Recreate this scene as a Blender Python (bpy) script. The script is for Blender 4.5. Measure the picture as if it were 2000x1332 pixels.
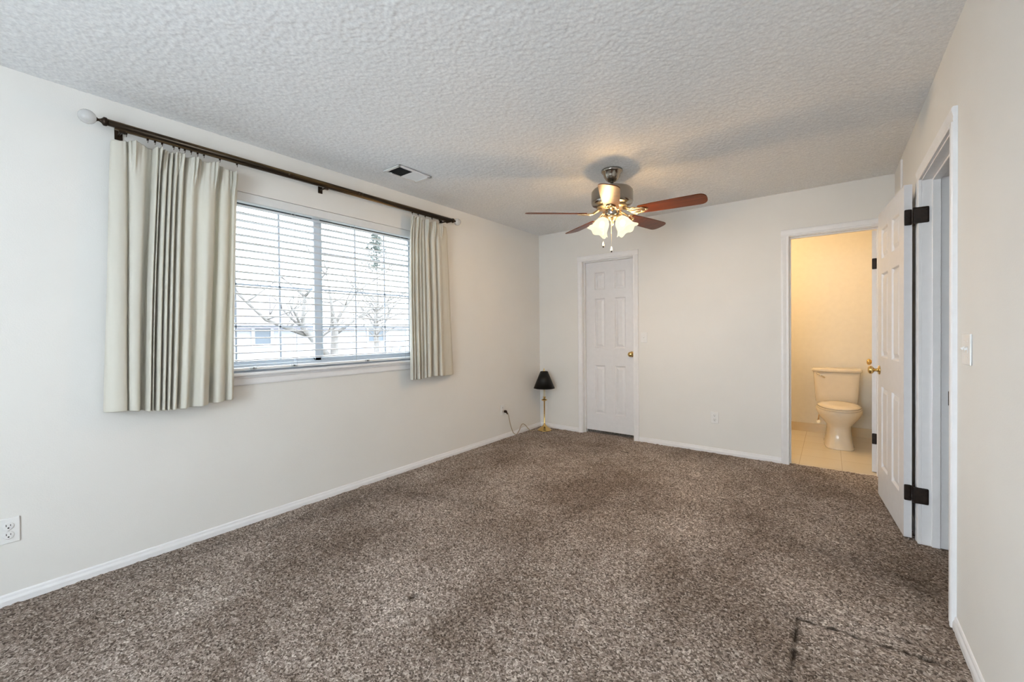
import bpy, bmesh, math, random
import numpy as np
from mathutils import Vector, Matrix

# ------------------------------------------------------------------ clear
for o in list(bpy.data.objects):
    bpy.data.objects.remove(o, do_unlink=True)
SC = bpy.context.scene
COL = SC.collection
R = math.radians
random.seed(7)
rng = np.random.default_rng(11)

# ------------------------------------------------------------------ room size
W, D, H = 3.3765, 4.4878, 2.44        # width, camera-to-back-wall, ceiling
YN = -1.7                             # wall behind the camera
T = 0.115                             # inner wall thickness
TL = 0.16                             # window wall thickness
OUT = -0.5                            # ground level outside

# ------------------------------------------------------------------ camera
def cam_axes(yaw, pitch, roll):
    c, s = math.cos(yaw), math.sin(yaw)
    right = Vector((c, s, 0)); fw = Vector((-s, c, 0)); up = Vector((0, 0, 1))
    cp, sp = math.cos(pitch), math.sin(pitch)
    fw, up = fw*cp + up*sp, up*cp - fw*sp
    cr, sr = math.cos(roll), math.sin(roll)
    return right*cr + up*sr, up*cr - right*sr, fw
rt, up, fw = cam_axes(.6512, -.0114, -.0096)
cam = bpy.data.cameras.new('camera')
cam.sensor_width = 36.0
cam.lens = 817.2134 * 36.0 / 2000.0
cam.shift_y = -9.41 / 2000.0
cam.clip_start = 0.05
cam.clip_end = 300
cam_o = bpy.data.objects.new('camera', cam)
COL.objects.link(cam_o)
m = Matrix((rt, up, -fw)).transposed().to_4x4()
m.translation = Vector((2.9732, 0, 1.2206))
cam_o.matrix_world = m
SC.camera = cam_o

# ------------------------------------------------------------------ colour management
SC.view_settings.view_transform = 'Standard'
SC.view_settings.look = 'None'
SC.view_settings.exposure = 0.24
SC.view_settings.gamma = 1.0
SC.view_settings.use_curve_mapping = False

# ------------------------------------------------------------------ sky and lights
SKY = 10.8
wd = bpy.data.worlds.new('overcast_sky')
SC.world = wd
wd.use_nodes = True
bgn = wd.node_tree.nodes['Background']
bgn.inputs[0].default_value = (0.845, 0.925, 1.0, 1)
bgn.inputs[1].default_value = SKY

def area(name, loc, direction, sx, sy, energy, color, portal=False):
    l = bpy.data.lights.new(name, 'AREA')
    l.shape = 'RECTANGLE'; l.size = sx; l.size_y = sy
    l.energy = energy; l.color = color
    o = bpy.data.objects.new(name, l); COL.objects.link(o)
    o.location = loc
    o.rotation_euler = Vector(direction).to_track_quat('-Z', 'Y').to_euler()
    if portal:
        l.cycles.is_portal = True
    return o
def point(name, loc, energy, color, radius):
    l = bpy.data.lights.new(name, 'POINT')
    l.energy = energy; l.color = color; l.shadow_soft_size = radius
    o = bpy.data.objects.new(name, l); COL.objects.link(o); o.location = loc
    return o
# daylight by the left window, and an added fill behind the camera
area('window_portal', (-TL-.02, 1.645, 1.555), (1, 0, 0), 1.76, 1.12, 1, (1, 1, 1), portal=True)
area('near_fill_light', (2.15, YN-.25, 1.38), (0, 1, 0.02), 1.6, 1.6, 14, (0.95, 0.975, 1.0))  # unseen fill added to brighten the room from behind
# warm lamps, plus an added fill for the hall
WARM = (1.0, 0.68, 0.36)
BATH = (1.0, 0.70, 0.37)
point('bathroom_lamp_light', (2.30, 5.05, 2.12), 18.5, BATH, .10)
point('hall_fill_light', (W+.85, 1.75, 2.15), 1.0, (1.0, .93, .85), .08)  # added unseen fill, no fixture; brightens the hall

# ------------------------------------------------------------------ materials
def new_mat(name):
    mt = bpy.data.materials.new(name); mt.use_nodes = True
    nt = mt.node_tree
    return mt, nt, nt.nodes['Principled BSDF']
def lin(r, g, b):
    f = lambda c: (c/255)/12.92 if c/255 <= .04045 else ((c/255+.055)/1.055)**2.4
    return (f(r), f(g), f(b), 1)
def node(nt, typ, **kw):
    n = nt.nodes.new(typ)
    for k, v in kw.items():
        setattr(n, k, v)
    return n
def coords(nt, scale=(1, 1, 1)):
    tc = node(nt, 'ShaderNodeTexCoord'); mp = node(nt, 'ShaderNodeMapping')
    mp.inputs['Scale'].default_value = scale
    nt.links.new(tc.outputs['Object'], mp.inputs['Vector'])
    return mp.outputs['Vector']
def add_bump(nt, bs, height, strength, dist):
    b = node(nt, 'ShaderNodeBump'); b.inputs['Strength'].default_value = strength
    b.inputs['Distance'].default_value = dist
    nt.links.new(height, b.inputs['Height']); nt.links.new(b.outputs['Normal'], bs.inputs['Normal'])
def simple(name, col, rough=.5, metal=0.0, noise=0.0, nscale=20, bump=0.0, bscale=200, spec=None):
    """plain surface with faint procedural colour and relief variation"""
    mt, nt, bs = new_mat(name)
    bs.inputs['Roughness'].default_value = rough
    bs.inputs['Metallic'].default_value = metal
    if spec is not None:
        bs.inputs['Specular IOR Level'].default_value = spec
    v = coords(nt)
    n = node(nt, 'ShaderNodeTexNoise'); n.inputs['Scale'].default_value = nscale
    n.inputs['Detail'].default_value = 3
    nt.links.new(v, n.inputs['Vector'])
    rp = node(nt, 'ShaderNodeValToRGB')
    k = noise if noise else .02
    rp.color_ramp.elements[0].position = .3; rp.color_ramp.elements[1].position = .7
    rp.color_ramp.elements[0].color = tuple(c*(1-k) for c in col[:3]) + (1,)
    rp.color_ramp.elements[1].color = tuple(min(1, c*(1+k)) for c in col[:3]) + (1,)
    nt.links.new(n.outputs['Fac'], rp.inputs['Fac'])
    nt.links.new(rp.outputs['Color'], bs.inputs['Base Color'])
    if bump:
        b = node(nt, 'ShaderNodeTexNoise'); b.inputs['Scale'].default_value = bscale
        b.inputs['Detail'].default_value = 2
        nt.links.new(v, b.inputs['Vector'])
        add_bump(nt, bs, b.outputs['Fac'], bump, .004)
    return mt

M = {}
M['wall'] = simple('wall_paint', (.78, .77, .75, 1), .6, noise=.012, nscale=3, bump=.10, bscale=160, spec=.3)
M['trim'] = simple('white_trim_paint', (.82, .82, .84, 1), .35, spec=.4)
M['door'] = simple('white_door_paint', (.76, .76, .785, 1), .38, bump=.03, bscale=90, spec=.4)
M['plate'] = simple('white_plastic_plate', (.80, .80, .80, 1), .35)
M['slot'] = simple('dark_slot', (.02, .02, .02, 1), .6)
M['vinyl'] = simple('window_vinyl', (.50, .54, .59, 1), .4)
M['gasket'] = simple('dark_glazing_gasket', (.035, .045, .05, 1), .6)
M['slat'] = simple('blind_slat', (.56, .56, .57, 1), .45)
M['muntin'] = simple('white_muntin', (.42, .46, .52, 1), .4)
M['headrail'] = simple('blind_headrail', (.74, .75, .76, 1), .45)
M['bronze'] = simple('dark_bronze', (.035, .022, .014, 1), .42, .75, noise=.35, nscale=14)
M['brass'] = simple('polished_brass', (.72, .50, .20, 1), .22, 1.0)
M['antique'] = simple('antique_brass', (.80, .62, .38, 1), .3, 1.0, noise=.15, nscale=60)
M['pewter'] = simple('pewter_metal', (.36, .33, .29, 1), .2, 1.0)
M['chrome'] = simple('chrome_metal', (.75, .70, .6, 1), .15, 1.0)
M['hinge'] = simple('oil_rubbed_bronze', (.020, .011, .007, 1), .5, .4, noise=.4, nscale=40)
M['shade'] = simple('black_lampshade', (.004, .004, .0045, 1), .45, spec=.3)
M['ivory'] = simple('ivory_plastic', (.75, .68, .52, 1), .4)
M['cord'] = simple('clear_brown_cord', (.42, .34, .25, 1), .35)
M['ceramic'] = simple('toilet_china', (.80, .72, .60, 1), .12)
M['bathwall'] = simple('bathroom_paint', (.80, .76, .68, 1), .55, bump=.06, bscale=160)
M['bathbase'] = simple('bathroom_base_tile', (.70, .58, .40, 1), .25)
M['duct'] = simple('dark_duct', (.02, .022, .025, 1), .7)
M['crystal'] = simple('white_glass_finial', (.80, .80, .80, 1), .08)
M['crystal'].node_tree.nodes['Principled BSDF'].inputs['Transmission Weight'].default_value = .55
M['snow'] = simple('snow', (.42, .43, .45, 1), .8, bump=.3, bscale=3)
M['snowroof'] = simple('snowy_roof', (.30, .295, .32, 1), .8, noise=.12, nscale=2)
M['lavroof'] = simple('lavender_roof', (.17, .15, .19, 1), .8, noise=.1, nscale=3)
M['housetrim'] = simple('house_trim', (.36, .36, .38, 1), .6)
M['houseglass'] = simple('house_window_glass', (.06, .075, .095, 1), .3)
M['bark'] = simple('bare_bark', (.13, .12, .115, 1), .85, noise=.2, nscale=10)
M['needle'] = simple('pine_needles', (.08, .095, .085, 1), .8, noise=.3, nscale=8)
M['added_ground_strip'] = simple('added_dark_ground', (.085, .085, .065, 1), .95, noise=.3, nscale=6, bump=.5, bscale=40)
M['twig'] = simple('grey_twigs', (.09, .088, .098, 1), .85)

# curtain fabric: cream, slightly translucent
def fabric():
    mt, nt, bs = new_mat('cream_drape_fabric')
    v = coords(nt, (1, 1, .15))
    n = node(nt, 'ShaderNodeTexNoise'); n.inputs['Scale'].default_value = 40
    nt.links.new(v, n.inputs['Vector'])
    rp = node(nt, 'ShaderNodeValToRGB')
    rp.color_ramp.elements[0].color = (.68, .655, .585, 1); rp.color_ramp.elements[1].color = (.77, .75, .685, 1)
    nt.links.new(n.outputs['Fac'], rp.inputs['Fac'])
    nt.links.new(rp.outputs['Color'], bs.inputs['Base Color'])
    bs.inputs['Roughness'].default_value = .55
    bs.inputs['Sheen Weight'].default_value = .2
    v2 = coords(nt, (1, 1, 1))
    w = node(nt, 'ShaderNodeTexNoise'); w.inputs['Scale'].default_value = 700
    nt.links.new(v2, w.inputs['Vector'])
    add_bump(nt, bs, w.outputs['Fac'], .15, .002)
    tr = node(nt, 'ShaderNodeBsdfTranslucent'); tr.inputs['Color'].default_value = (.8, .74, .58, 1)
    mx = node(nt, 'ShaderNodeMixShader'); mx.inputs[0].default_value = .22
    nt.links.new(bs.outputs[0], mx.inputs[1]); nt.links.new(tr.outputs[0], mx.inputs[2])
    nt.links.new(mx.outputs[0], nt.nodes['Material Output'].inputs[0])
    return mt
M['fabric'] = fabric()

# carpet
def carpet():
    mt, nt, bs = new_mat('brown_carpet')
    v = coords(nt)
    vo = node(nt, 'ShaderNodeTexVoronoi'); vo.inputs['Scale'].default_value = 155
    nt.links.new(v, vo.inputs['Vector'])
    sep = node(nt, 'ShaderNodeSeparateColor')
    nt.links.new(vo.outputs['Color'], sep.inputs['Color'])
    rp = node(nt, 'ShaderNodeValToRGB')
    e = rp.color_ramp.elements
    e[0].position = 0; e[0].color = (.112, .092, .078, 1)
    e[1].position = 1; e[1].color = (.80, .74, .69, 1)
    x = e.new(.45); x.color = (.345, .295, .262, 1)
    x = e.new(.80); x.color = (.53, .47, .43, 1)
    nt.links.new(sep.outputs['Red'], rp.inputs['Fac'])
    # broad nap variation, brushed patches and wear
    n1 = node(nt, 'ShaderNodeTexNoise'); n1.inputs['Scale'].default_value = 1.6; n1.inputs['Detail'].default_value = 5
    n1.inputs['Roughness'].default_value = .6
    v2 = coords(nt, (1.0, .75, 1)); nt.links.new(v2, n1.inputs['Vector'])
    r1 = node(nt, 'ShaderNodeValToRGB')
    r1.color_ramp.elements[0].position = .36; r1.color_ramp.elements[0].color = (.56, .51, .47, 1)
    r1.color_ramp.elements[1].position = .70; r1.color_ramp.elements[1].color = (1.1, 1.08, 1.07, 1)
    nt.links.new(n1.outputs['Fac'], r1.inputs['Fac'])
    mul = node(nt, 'ShaderNodeMix', data_type='RGBA', blend_type='MULTIPLY'); mul.inputs[0].default_value = 1
    nt.links.new(rp.outputs['Color'], mul.inputs[6]); nt.links.new(r1.outputs['Color'], mul.inputs[7])
    # darker, sunken lines and patches in the pile
    at = node(nt, 'ShaderNodeAttribute', attribute_name='pile_marks')
    mul2 = node(nt, 'ShaderNodeMix', data_type='RGBA', blend_type='MIX')
    mul2.inputs[7].default_value = (.028, .022, .018, 1)
    nt.links.new(at.outputs['Fac'], mul2.inputs[0])
    nt.links.new(mul.outputs[2], mul2.inputs[6])
    nt.links.new(mul2.outputs[2], bs.inputs['Base Color'])
    bs.inputs['Roughness'].default_value = .95
    bs.inputs['Specular IOR Level'].default_value = .1
    nb = node(nt, 'ShaderNodeTexNoise'); nb.inputs['Scale'].default_value = 190; nb.inputs['Detail'].default_value = 2
    nt.links.new(v, nb.inputs['Vector'])
    add_bump(nt, bs, nb.outputs['Fac'], .8, .008)
    return mt
M['carpet'] = carpet()

def ceiling_mat():
    mt, nt, bs = new_mat('popcorn_ceiling')
    v = coords(nt)
    n = node(nt, 'ShaderNodeTexNoise'); n.inputs['Scale'].default_value = 110; n.inputs['Detail'].default_value = 3
    nt.links.new(v, n.inputs['Vector'])
    rp = node(nt, 'ShaderNodeValToRGB')
    rp.color_ramp.elements[0].position = .3; rp.color_ramp.elements[1].position = .7
    rp.color_ramp.elements[0].color = (.73, .75, .78, 1); rp.color_ramp.elements[1].color = (.87, .885, .90, 1)
    nt.links.new(n.outputs['Fac'], rp.inputs['Fac']); nt.links.new(rp.outputs['Color'], bs.inputs['Base Color'])
    bs.inputs['Roughness'].default_value = .9
    bs.inputs['Specular IOR Level'].default_value = .1
    return mt
M['ceiling'] = ceiling_mat()

def wood():
    mt, nt, bs = new_mat('cherry_blade_wood')
    v = coords(nt, (2, 34, 34))
    n = node(nt, 'ShaderNodeTexNoise'); n.inputs['Scale'].default_value = 2.2; n.inputs['Detail'].default_value = 5
    n.inputs['Distortion'].default_value = .6
    nt.links.new(v, n.inputs['Vector'])
    rp = node(nt, 'ShaderNodeValToRGB')
    rp.color_ramp.elements[0].position = .3; rp.color_ramp.elements[1].position = .75
    rp.color_ramp.elements[0].color = (.065, .013, .002, 1); rp.color_ramp.elements[1].color = (.19, .041, .005, 1)
    nt.links.new(n.outputs['Fac'], rp.inputs['Fac']); nt.links.new(rp.outputs['Color'], bs.inputs['Base Color'])
    bs.inputs['Roughness'].default_value = .33
    bs.inputs['Specular IOR Level'].default_value = .3
    bs.inputs['Coat Weight'].default_value = 0
    bs.inputs['Coat Roughness'].default_value = .1
    return mt
M['wood'] = wood()

def tile():
    mt, nt, bs = new_mat('beige_floor_tile')
    v = coords(nt)
    b = node(nt, 'ShaderNodeTexBrick', offset=0.0)
    b.inputs['Scale'].default_value = 1.0
    b.inputs['Brick Width'].default_value = .305; b.inputs['Row Height'].default_value = .305
    b.inputs['Mortar Size'].default_value = .003
    b.inputs['Color1'].default_value = (.78, .70, .56, 1); b.inputs['Color2'].default_value = (.74, .66, .52, 1)
    b.inputs['Mortar'].default_value = (.60, .51, .38, 1)
    nt.links.new(v, b.inputs['Vector'])
    nt.links.new(b.outputs['Color'], bs.inputs['Base Color'])
    bs.inputs['Roughness'].default_value = .25
    return mt
M['tile'] = tile()

def siding():
    mt, nt, bs = new_mat('lavender_lap_siding')
    v = coords(nt)
    w = node(nt, 'ShaderNodeTexWave', wave_type='BANDS', bands_direction='Z', wave_profile='SAW')
    w.inputs['Scale'].default_value = 1.6
    nt.links.new(v, w.inputs['Vector'])
    rp = node(nt, 'ShaderNodeValToRGB')
    rp.color_ramp.elements[0].position = 0; rp.color_ramp.elements[0].color = (.17, .17, .205, 1)
    rp.color_ramp.elements[1].position = .12; rp.color_ramp.elements[1].color = (.225, .23, .26, 1)
    nt.links.new(w.outputs['Color'], rp.inputs['Fac']); nt.links.new(rp.outputs['Color'], bs.inputs['Base Color'])
    bs.inputs['Roughness'].default_value = .7
    return mt
M['siding'] = siding()

def glass():
    mt, nt, bs = new_mat('window_glass')
    tr = node(nt, 'ShaderNodeBsdfTransparent'); tr.inputs[0].default_value = (.97, .985, .98, 1)
    gl = node(nt, 'ShaderNodeBsdfGlossy'); gl.inputs['Roughness'].default_value = .02
    lw = node(nt, 'ShaderNodeLayerWeight'); lw.inputs['Blend'].default_value = .5
    pw = node(nt, 'ShaderNodeMath', operation='POWER'); pw.inputs[1].default_value = 5
    fr = node(nt, 'ShaderNodeMath', operation='MULTIPLY_ADD'); fr.inputs[1].default_value = .95; fr.inputs[2].default_value = .04
    nt.links.new(lw.outputs['Facing'], pw.inputs[0]); nt.links.new(pw.outputs[0], fr.inputs[0])
    mx = node(nt, 'ShaderNodeMixShader')
    nt.links.new(fr.outputs[0], mx.inputs[0]); nt.links.new(tr.outputs[0], mx.inputs[1]); nt.links.new(gl.outputs[0], mx.inputs[2])
    nt.links.new(mx.outputs[0], nt.nodes['Material Output'].inputs[0])
    return mt
M['glass'] = glass()
def clear_plastic():
    mt, nt, bs = new_mat('clear_plastic')
    bs.inputs['Base Color'].default_value = (.9, .92, .93, 1)
    bs.inputs['Transmission Weight'].default_value = .8
    bs.inputs['Roughness'].default_value = .15
    return mt
M['clear'] = clear_plastic()

def lit_glass():
    """frosted bell shade with a lit bulb inside"""
    mt, nt, bs = new_mat('lit_frosted_glass')
    em = node(nt, 'ShaderNodeEmission')
    lw = node(nt, 'ShaderNodeTexNoise'); lw.inputs['Scale'].default_value = 30
    nt.links.new(coords(nt), lw.inputs['Vector'])
    rp = node(nt, 'ShaderNodeValToRGB')
    rp.color_ramp.elements[0].color = (1.0, .86, .56, 1); rp.color_ramp.elements[1].color = (1.0, .93, .70, 1)
    nt.links.new(lw.outputs['Fac'], rp.inputs['Fac']); nt.links.new(rp.outputs['Color'], em.inputs['Color'])
    em.inputs['Strength'].default_value = 1.35
    tp = node(nt, 'ShaderNodeBsdfTransparent'); tp.inputs['Color'].default_value = (1, .95, .85, 1)
    m1 = node(nt, 'ShaderNodeMixShader'); m1.inputs[0].default_value = .50
    nt.links.new(em.outputs[0], m1.inputs[1]); nt.links.new(tp.outputs[0], m1.inputs[2])
    nt.links.new(m1.outputs[0], nt.nodes['Material Output'].inputs[0])
    return mt
M['litglass'] = lit_glass()
def bulb_mat():
    mt, nt, bs = new_mat('lit_bulb')
    bs.inputs['Emission Color'].default_value = (1, .85, .6, 1)
    bs.inputs['Emission Strength'].default_value = 3
    return mt
M['bulb'] = bulb_mat()

# ------------------------------------------------------------------ mesh helpers
class MB:
    def __init__(self):
        self.bm = bmesh.new()
    def quad(self, pts, smooth=False):
        f = self.bm.faces.new([self.bm.verts.new(p) for p in pts]); f.smooth = smooth
    def box(self, a, b, bev=0.0, seg=2):
        x0, y0, z0 = [min(a[i], b[i]) for i in range(3)]; x1, y1, z1 = [max(a[i], b[i]) for i in range(3)]
        t = bmesh.new()
        bmesh.ops.create_cube(t, size=1)
        for v in t.verts:
            v.co = Vector(((x0+x1)/2 + v.co.x*(x1-x0), (y0+y1)/2 + v.co.y*(y1-y0), (z0+z1)/2 + v.co.z*(z1-z0)))
        if bev:
            bmesh.ops.bevel(t, geom=t.edges[:], offset=bev, segments=seg, profile=.6, affect='EDGES')
        self.take(t)
        return self
    def take(self, t, mat=None):
        if mat is not None:
            bmesh.ops.transform(t, matrix=mat, verts=t.verts[:])
        me = bpy.data.meshes.new('tmp'); t.to_mesh(me); t.free()
        self.bm.from_mesh(me); bpy.data.meshes.remove(me)
    def lathe(self, prof, c=(0, 0, 0), axis=(0, 0, 1), seg=32, ruffle=None):
        """profile of (radius, height) turned about axis through c"""
        q = Vector((0, 0, 1)).rotation_difference(Vector(axis).normalized()).to_matrix()
        c = Vector(c); rings = []
        for k, (r, h) in enumerate(prof):
            if r < 1e-6:
                rings.append([self.bm.verts.new(c + q @ Vector((0, 0, h)))])
            else:
                ring = []
                for i in range(seg):
                    a = 2*math.pi*i/seg; rr = r; hh = h
                    if ruffle:
                        rr, hh = ruffle(k, a, r, h)
                    ring.append(self.bm.verts.new(c + q @ Vector((rr*math.cos(a), rr*math.sin(a), hh))))
                rings.append(ring)
        for a, b in zip(rings, rings[1:]):
            for i in range(max(len(a), len(b))):
                j = (i+1) % max(len(a), len(b))
                vs = []
                for ring, idx in ((a, i), (a, j), (b, j), (b, i)):
                    v = ring[idx % len(ring)]
                    if v not in vs: vs.append(v)
                if len(vs) >= 3:
                    f = self.bm.faces.new(vs); f.smooth = True
        for ring in (rings[0], rings[-1]):
            if len(ring) > 2 and not ruffle:
                try: self.bm.faces.new(ring)
                except ValueError: pass
        return self
    def tube(self, pts, r, seg=8, cap=True):
        pts = [Vector(p) for p in pts]
        rs = r if isinstance(r, (list, tuple)) else [r]*len(pts)
        rings = []; prev = None
        for k, p in enumerate(pts):
            t = (pts[min(k+1, len(pts)-1)] - pts[max(k-1, 0)]).normalized()
            if prev is None:
                n = t.orthogonal().normalized()
            else:
                n = (prev - t*prev.dot(t)).normalized()
            prev = n; b = t.cross(n)
            rings.append([self.bm.verts.new(p + (n*math.cos(2*math.pi*i/seg) + b*math.sin(2*math.pi*i/seg))*rs[k]) for i in range(seg)])
        for a, b in zip(rings, rings[1:]):
            for i in range(seg):
                f = self.bm.faces.new((a[i], a[(i+1) % seg], b[(i+1) % seg], b[i])); f.smooth = True
        if cap:
            self.bm.faces.new(rings[0][::-1]); self.bm.faces.new(rings[-1])
        return self
    def extrude_profile(self, prof, p0, p1, inward, upv=(0, 0, 1)):
        """moulding: profile points (depth, height) swept from p0 to p1"""
        p0, p1, inward, upv = Vector(p0), Vector(p1), Vector(inward), Vector(upv)
        a = [self.bm.verts.new(p0 + inward*d + upv*h) for d, h in prof]
        b = [self.bm.verts.new(p1 + inward*d + upv*h) for d, h in prof]
        n = len(prof)
        for i in range(n):
            self.bm.faces.new((a[i], a[(i+1) % n], b[(i+1) % n], b[i]))
        self.bm.faces.new(a[::-1]); self.bm.faces.new(b)
        return self
    def sphere(self, c, r, sx=1, sy=1, sz=1, seg=24):
        t = bmesh.new(); bmesh.ops.create_uvsphere(t, u_segments=seg, v_segments=seg//2, radius=r)
        for f in t.faces: f.smooth = True
        self.take(t, Matrix.Translation(Vector(c)) @ Matrix.Diagonal((sx, sy, sz, 1)))
        return self
    def build(self, name, mat, parent=None, world=None, autosmooth=False):
        bmesh.ops.recalc_face_normals(self.bm, faces=self.bm.faces[:])
        me = bpy.data.meshes.new(name); self.bm.to_mesh(me); self.bm.free()
        me.materials.append(mat)
        o = bpy.data.objects.new(name, me); COL.objects.link(o)
        if parent is not None:
            o.parent = parent
        return o

def tag(o, label, cat, group=None, kind=None):
    o['label'] = label; o['category'] = cat
    if group: o['group'] = group
    if kind: o['kind'] = kind
    return o
def thing(name, label, cat, loc=(0, 0, 0), rz=0.0, group=None):
    o = bpy.data.objects.new(name, None); COL.objects.link(o)
    o.empty_display_size = .1
    o.location = loc; o.rotation_euler = (0, 0, rz)
    return tag(o, label, cat, group)
def structure(o, label=None, cat=None):
    o['kind'] = 'structure'
    if label: o['label'] = label
    if cat: o['category'] = cat
    return o
def copy_tree(o, parent=None):
    c = o.copy(); COL.objects.link(c)
    if parent is not None: c.parent = parent
    for ch in list(o.children):
        copy_tree(ch, c)
    return c
def smooth_noise(nx, ny, k):
    """random field blurred over k cells, unit-ish range"""
    a = rng.standard_normal((nx, ny))
    for _ in range(k):
        a = (a + np.roll(a, 1, 0) + np.roll(a, -1, 0))/3
        a = (a + np.roll(a, 1, 1) + np.roll(a, -1, 1))/3
    return a/a.std()
def relief_sheet(name, x0, x1, y0, y1, z, step, height, mat):
    """finely divided horizontal sheet with its own relief; height(X, Y) -> dz"""
    nx = int((x1-x0)/step)+1; ny = int((y1-y0)/step)+1
    xs = np.linspace(x0, x1, nx); ys = np.linspace(y0, y1, ny)
    X, Y = np.meshgrid(xs, ys, indexing='ij')
    Z = z + height(X, Y)
    co = np.stack([X, Y, Z], -1).reshape(-1, 3).astype(np.float32)
    i = np.arange(nx-1)[:, None]*ny + np.arange(ny-1)[None, :]
    f = np.stack([i, i+ny, i+ny+1, i+1], -1).reshape(-1).astype(np.int32)
    nf = len(f)//4
    me = bpy.data.meshes.new(name)
    me.vertices.add(len(co)); me.vertices.foreach_set('co', co.ravel())
    me.loops.add(len(f)); me.loops.foreach_set('vertex_index', f)
    me.polygons.add(nf); me.polygons.foreach_set('loop_start', np.arange(0, 4*nf, 4, dtype=np.int32))
    me.polygons.foreach_set('use_smooth', np.ones(nf, dtype=bool))
    me.update(calc_edges=True); me.validate()
    me.materials.append(mat)
    o = bpy.data.objects.new(name, me); COL.objects.link(o)
    return o, X, Y

# ================================================================== ROOM SHELL
# ---- carpeted floor
def carpet_height(X, Y):
    return smooth_noise(*X.shape, 1)*.0022 + smooth_noise(*X.shape, 30)*.0012
fl, X, Y = relief_sheet('floor', 0, W, -.15, D+.049, 0, .0075, carpet_height, M['carpet'])
def band(d, w): return np.exp(-(d/w)**2)
def seg_mark(p, q, w):
    px, py = p; qx, qy = q
    L2 = (qx-px)**2 + (qy-py)**2
    t = np.clip(((X-px)*(qx-px)+(Y-py)*(qy-py))/L2, 0, 1)
    return band(np.hypot(X-px-t*(qx-px), Y-py-t*(qy-py)), w)
pile_marks = np.zeros_like(X)
for p, q, w, s in [((2.86, 2.12), (2.866, 1.25), .009, 1.0), ((2.86, 2.125), (3.30, 2.132), .009, 1.0),
                   ((2.815, 2.20), (2.818, 2.02), .008, .30), ((2.83, 2.20), (3.05, 2.185), .008, .35),
                   ((3.10, 2.21), (3.30, 2.20), .010, .55),
                   ((1.28, 4.02), (1.36, 4.0), .018, .7), ((.52, 3.70), (.60, 3.66), .014, .6),
                   ((1.443, 1.220), (1.437, 1.248), .013, .85), ((.575, 1.282), (.570, 1.306), .010, .7), ((1.625, 2.02), (1.685, 2.215), .006, .6), ((.30, 3.66), (.66, 3.92), .012, .35),
                   ((2.74, 2.86), (2.94, 2.82), .07, .22), ((2.98, 2.84), (3.30, 2.72), .09, .42), ((3.18, 2.98), (3.34, 2.86), .05, .35),
                   ((.10, .5), (.24, 2.1), .09, .30), ((.45, 2.03), (.98, 2.22), .08, .25), ((.9, 3.75), (1.1, 3.85), .09, .25), ((1.6, 2.6), (1.9, 2.9), .10, .18), ((.75, 2.55), (1.15, 2.7), .10, .22),
                   ((.16, 3.08), (.22, 3.13), .012, .5), ((2.02, 3.62), (2.12, 3.58), .016, .4)]:
    pile_marks = np.maximum(pile_marks, s*seg_mark(p, q, w))
pile_marks *= np.clip(.75 + .35*smooth_noise(*X.shape, 2), .2, 1.1)
at = fl.data.attributes.new('pile_marks', 'FLOAT', 'POINT')
at.data.foreach_set('value', np.clip(pile_marks, 0, 1).astype(np.float32).ravel())
co = np.empty(len(fl.data.vertices)*3, dtype=np.float32); fl.data.vertices.foreach_get('co', co)
co = co.reshape(-1, 3); co[:, 2] -= (pile_marks*.006).ravel(); fl.data.vertices.foreach_set('co', co.ravel())
structure(fl)
b = MB(); b.box((0, YN, -.05), (W, -.13, 0)).box((W, 1.35, -.05), (W+1.4, 3.65, -.002)).box((.3, D, -.05), (1.65, D+.75, -.002))
structure(b.build('floor_annex', M['carpet']))
b = MB(); b.box((1.7, D+.049, -.05), (W, 6.05, .004))
structure(b.build('floor_bathroom', M['tile']))

# ---- popcorn ceiling
def pop_height(X, Y):
    a = rng.standard_normal(X.shape); c = smooth_noise(*X.shape, 1)
    return -np.clip(a*.0004 + c*.00065, -.002, .004)
ce, _, _ = relief_sheet('ceiling', 0, W, YN, D, H, .0056, pop_height, M['ceiling'])
structure(ce)
b = MB(); b.box((-TL, YN-.2, H+.012), (W+1.5, 6.2, H+.1))
structure(b.build('ceiling_slab', M['wall']))
b = MB(); b.box((1.7, D+T, H-.06), (W, 6.05, H-.01))
structure(b.build('ceiling_bathroom', M['bathwall']))

# ---- walls
OY0, OY1, OZ0, OZ1 = .765, 2.525, .985, 2.125          # window opening
b = MB()
b.box((-TL, YN-.2, -.05), (0, OY0, H+.02)).box((-TL, OY1, -.05), (0, 6.2, H+.02))
b.box((-TL, OY0, -.05), (0, OY1, OZ0-.012)).box((-TL, OY0, OZ1), (0, OY1, H+.02))
structure(b.build('wall_left', M['wall']))
CX0, CX1 = .618, 1.240                                # closet opening
BX0, BX1 = 2.676, 3.285                               # bathroom opening
DH = 2.04
b = MB()
for x0, x1, z0, z1 in [(0, CX0-.018, -.05, H+.02), (CX1+.018, BX0-.018, -.05, H+.02), (BX1+.018, W+.05, -.05, H+.02),
                       (CX0-.018, CX1+.018, DH+.018, H+.02), (BX0-.018, BX1+.018, DH+.018, H+.02)]:
    b.box((x0, D, z0), (x1, D+T, z1))
structure(b.build('wall_back', M['wall']))
EY0, EY1 = 2.475, 3.252                               # entry opening in the right wall
b = MB()
for y0, y1, z0, z1 in [(YN-.2, EY0-.018, -.05, H+.02), (EY1+.018, D, -.05, H+.02), (EY0-.018, EY1+.018, DH+.018, H+.02)]:
    b.box((W, y0, z0), (W+T, y1, z1))
structure(b.build('wall_right', M['wall']))
NX0, NX1, NZ0, NZ1 = 1.30, 3.00, .52, 2.20             # added opening behind the camera for fill light
b = MB()
b.box((0, YN-.15, -.05), (NX0, YN, H+.02)).box((NX1, YN-.15, -.05), (W, YN, H+.02))
b.box((NX0, YN-.15, -.05), (NX1, YN, NZ0)).box((NX0, YN-.15, NZ1), (NX1, YN, H+.02))
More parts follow.
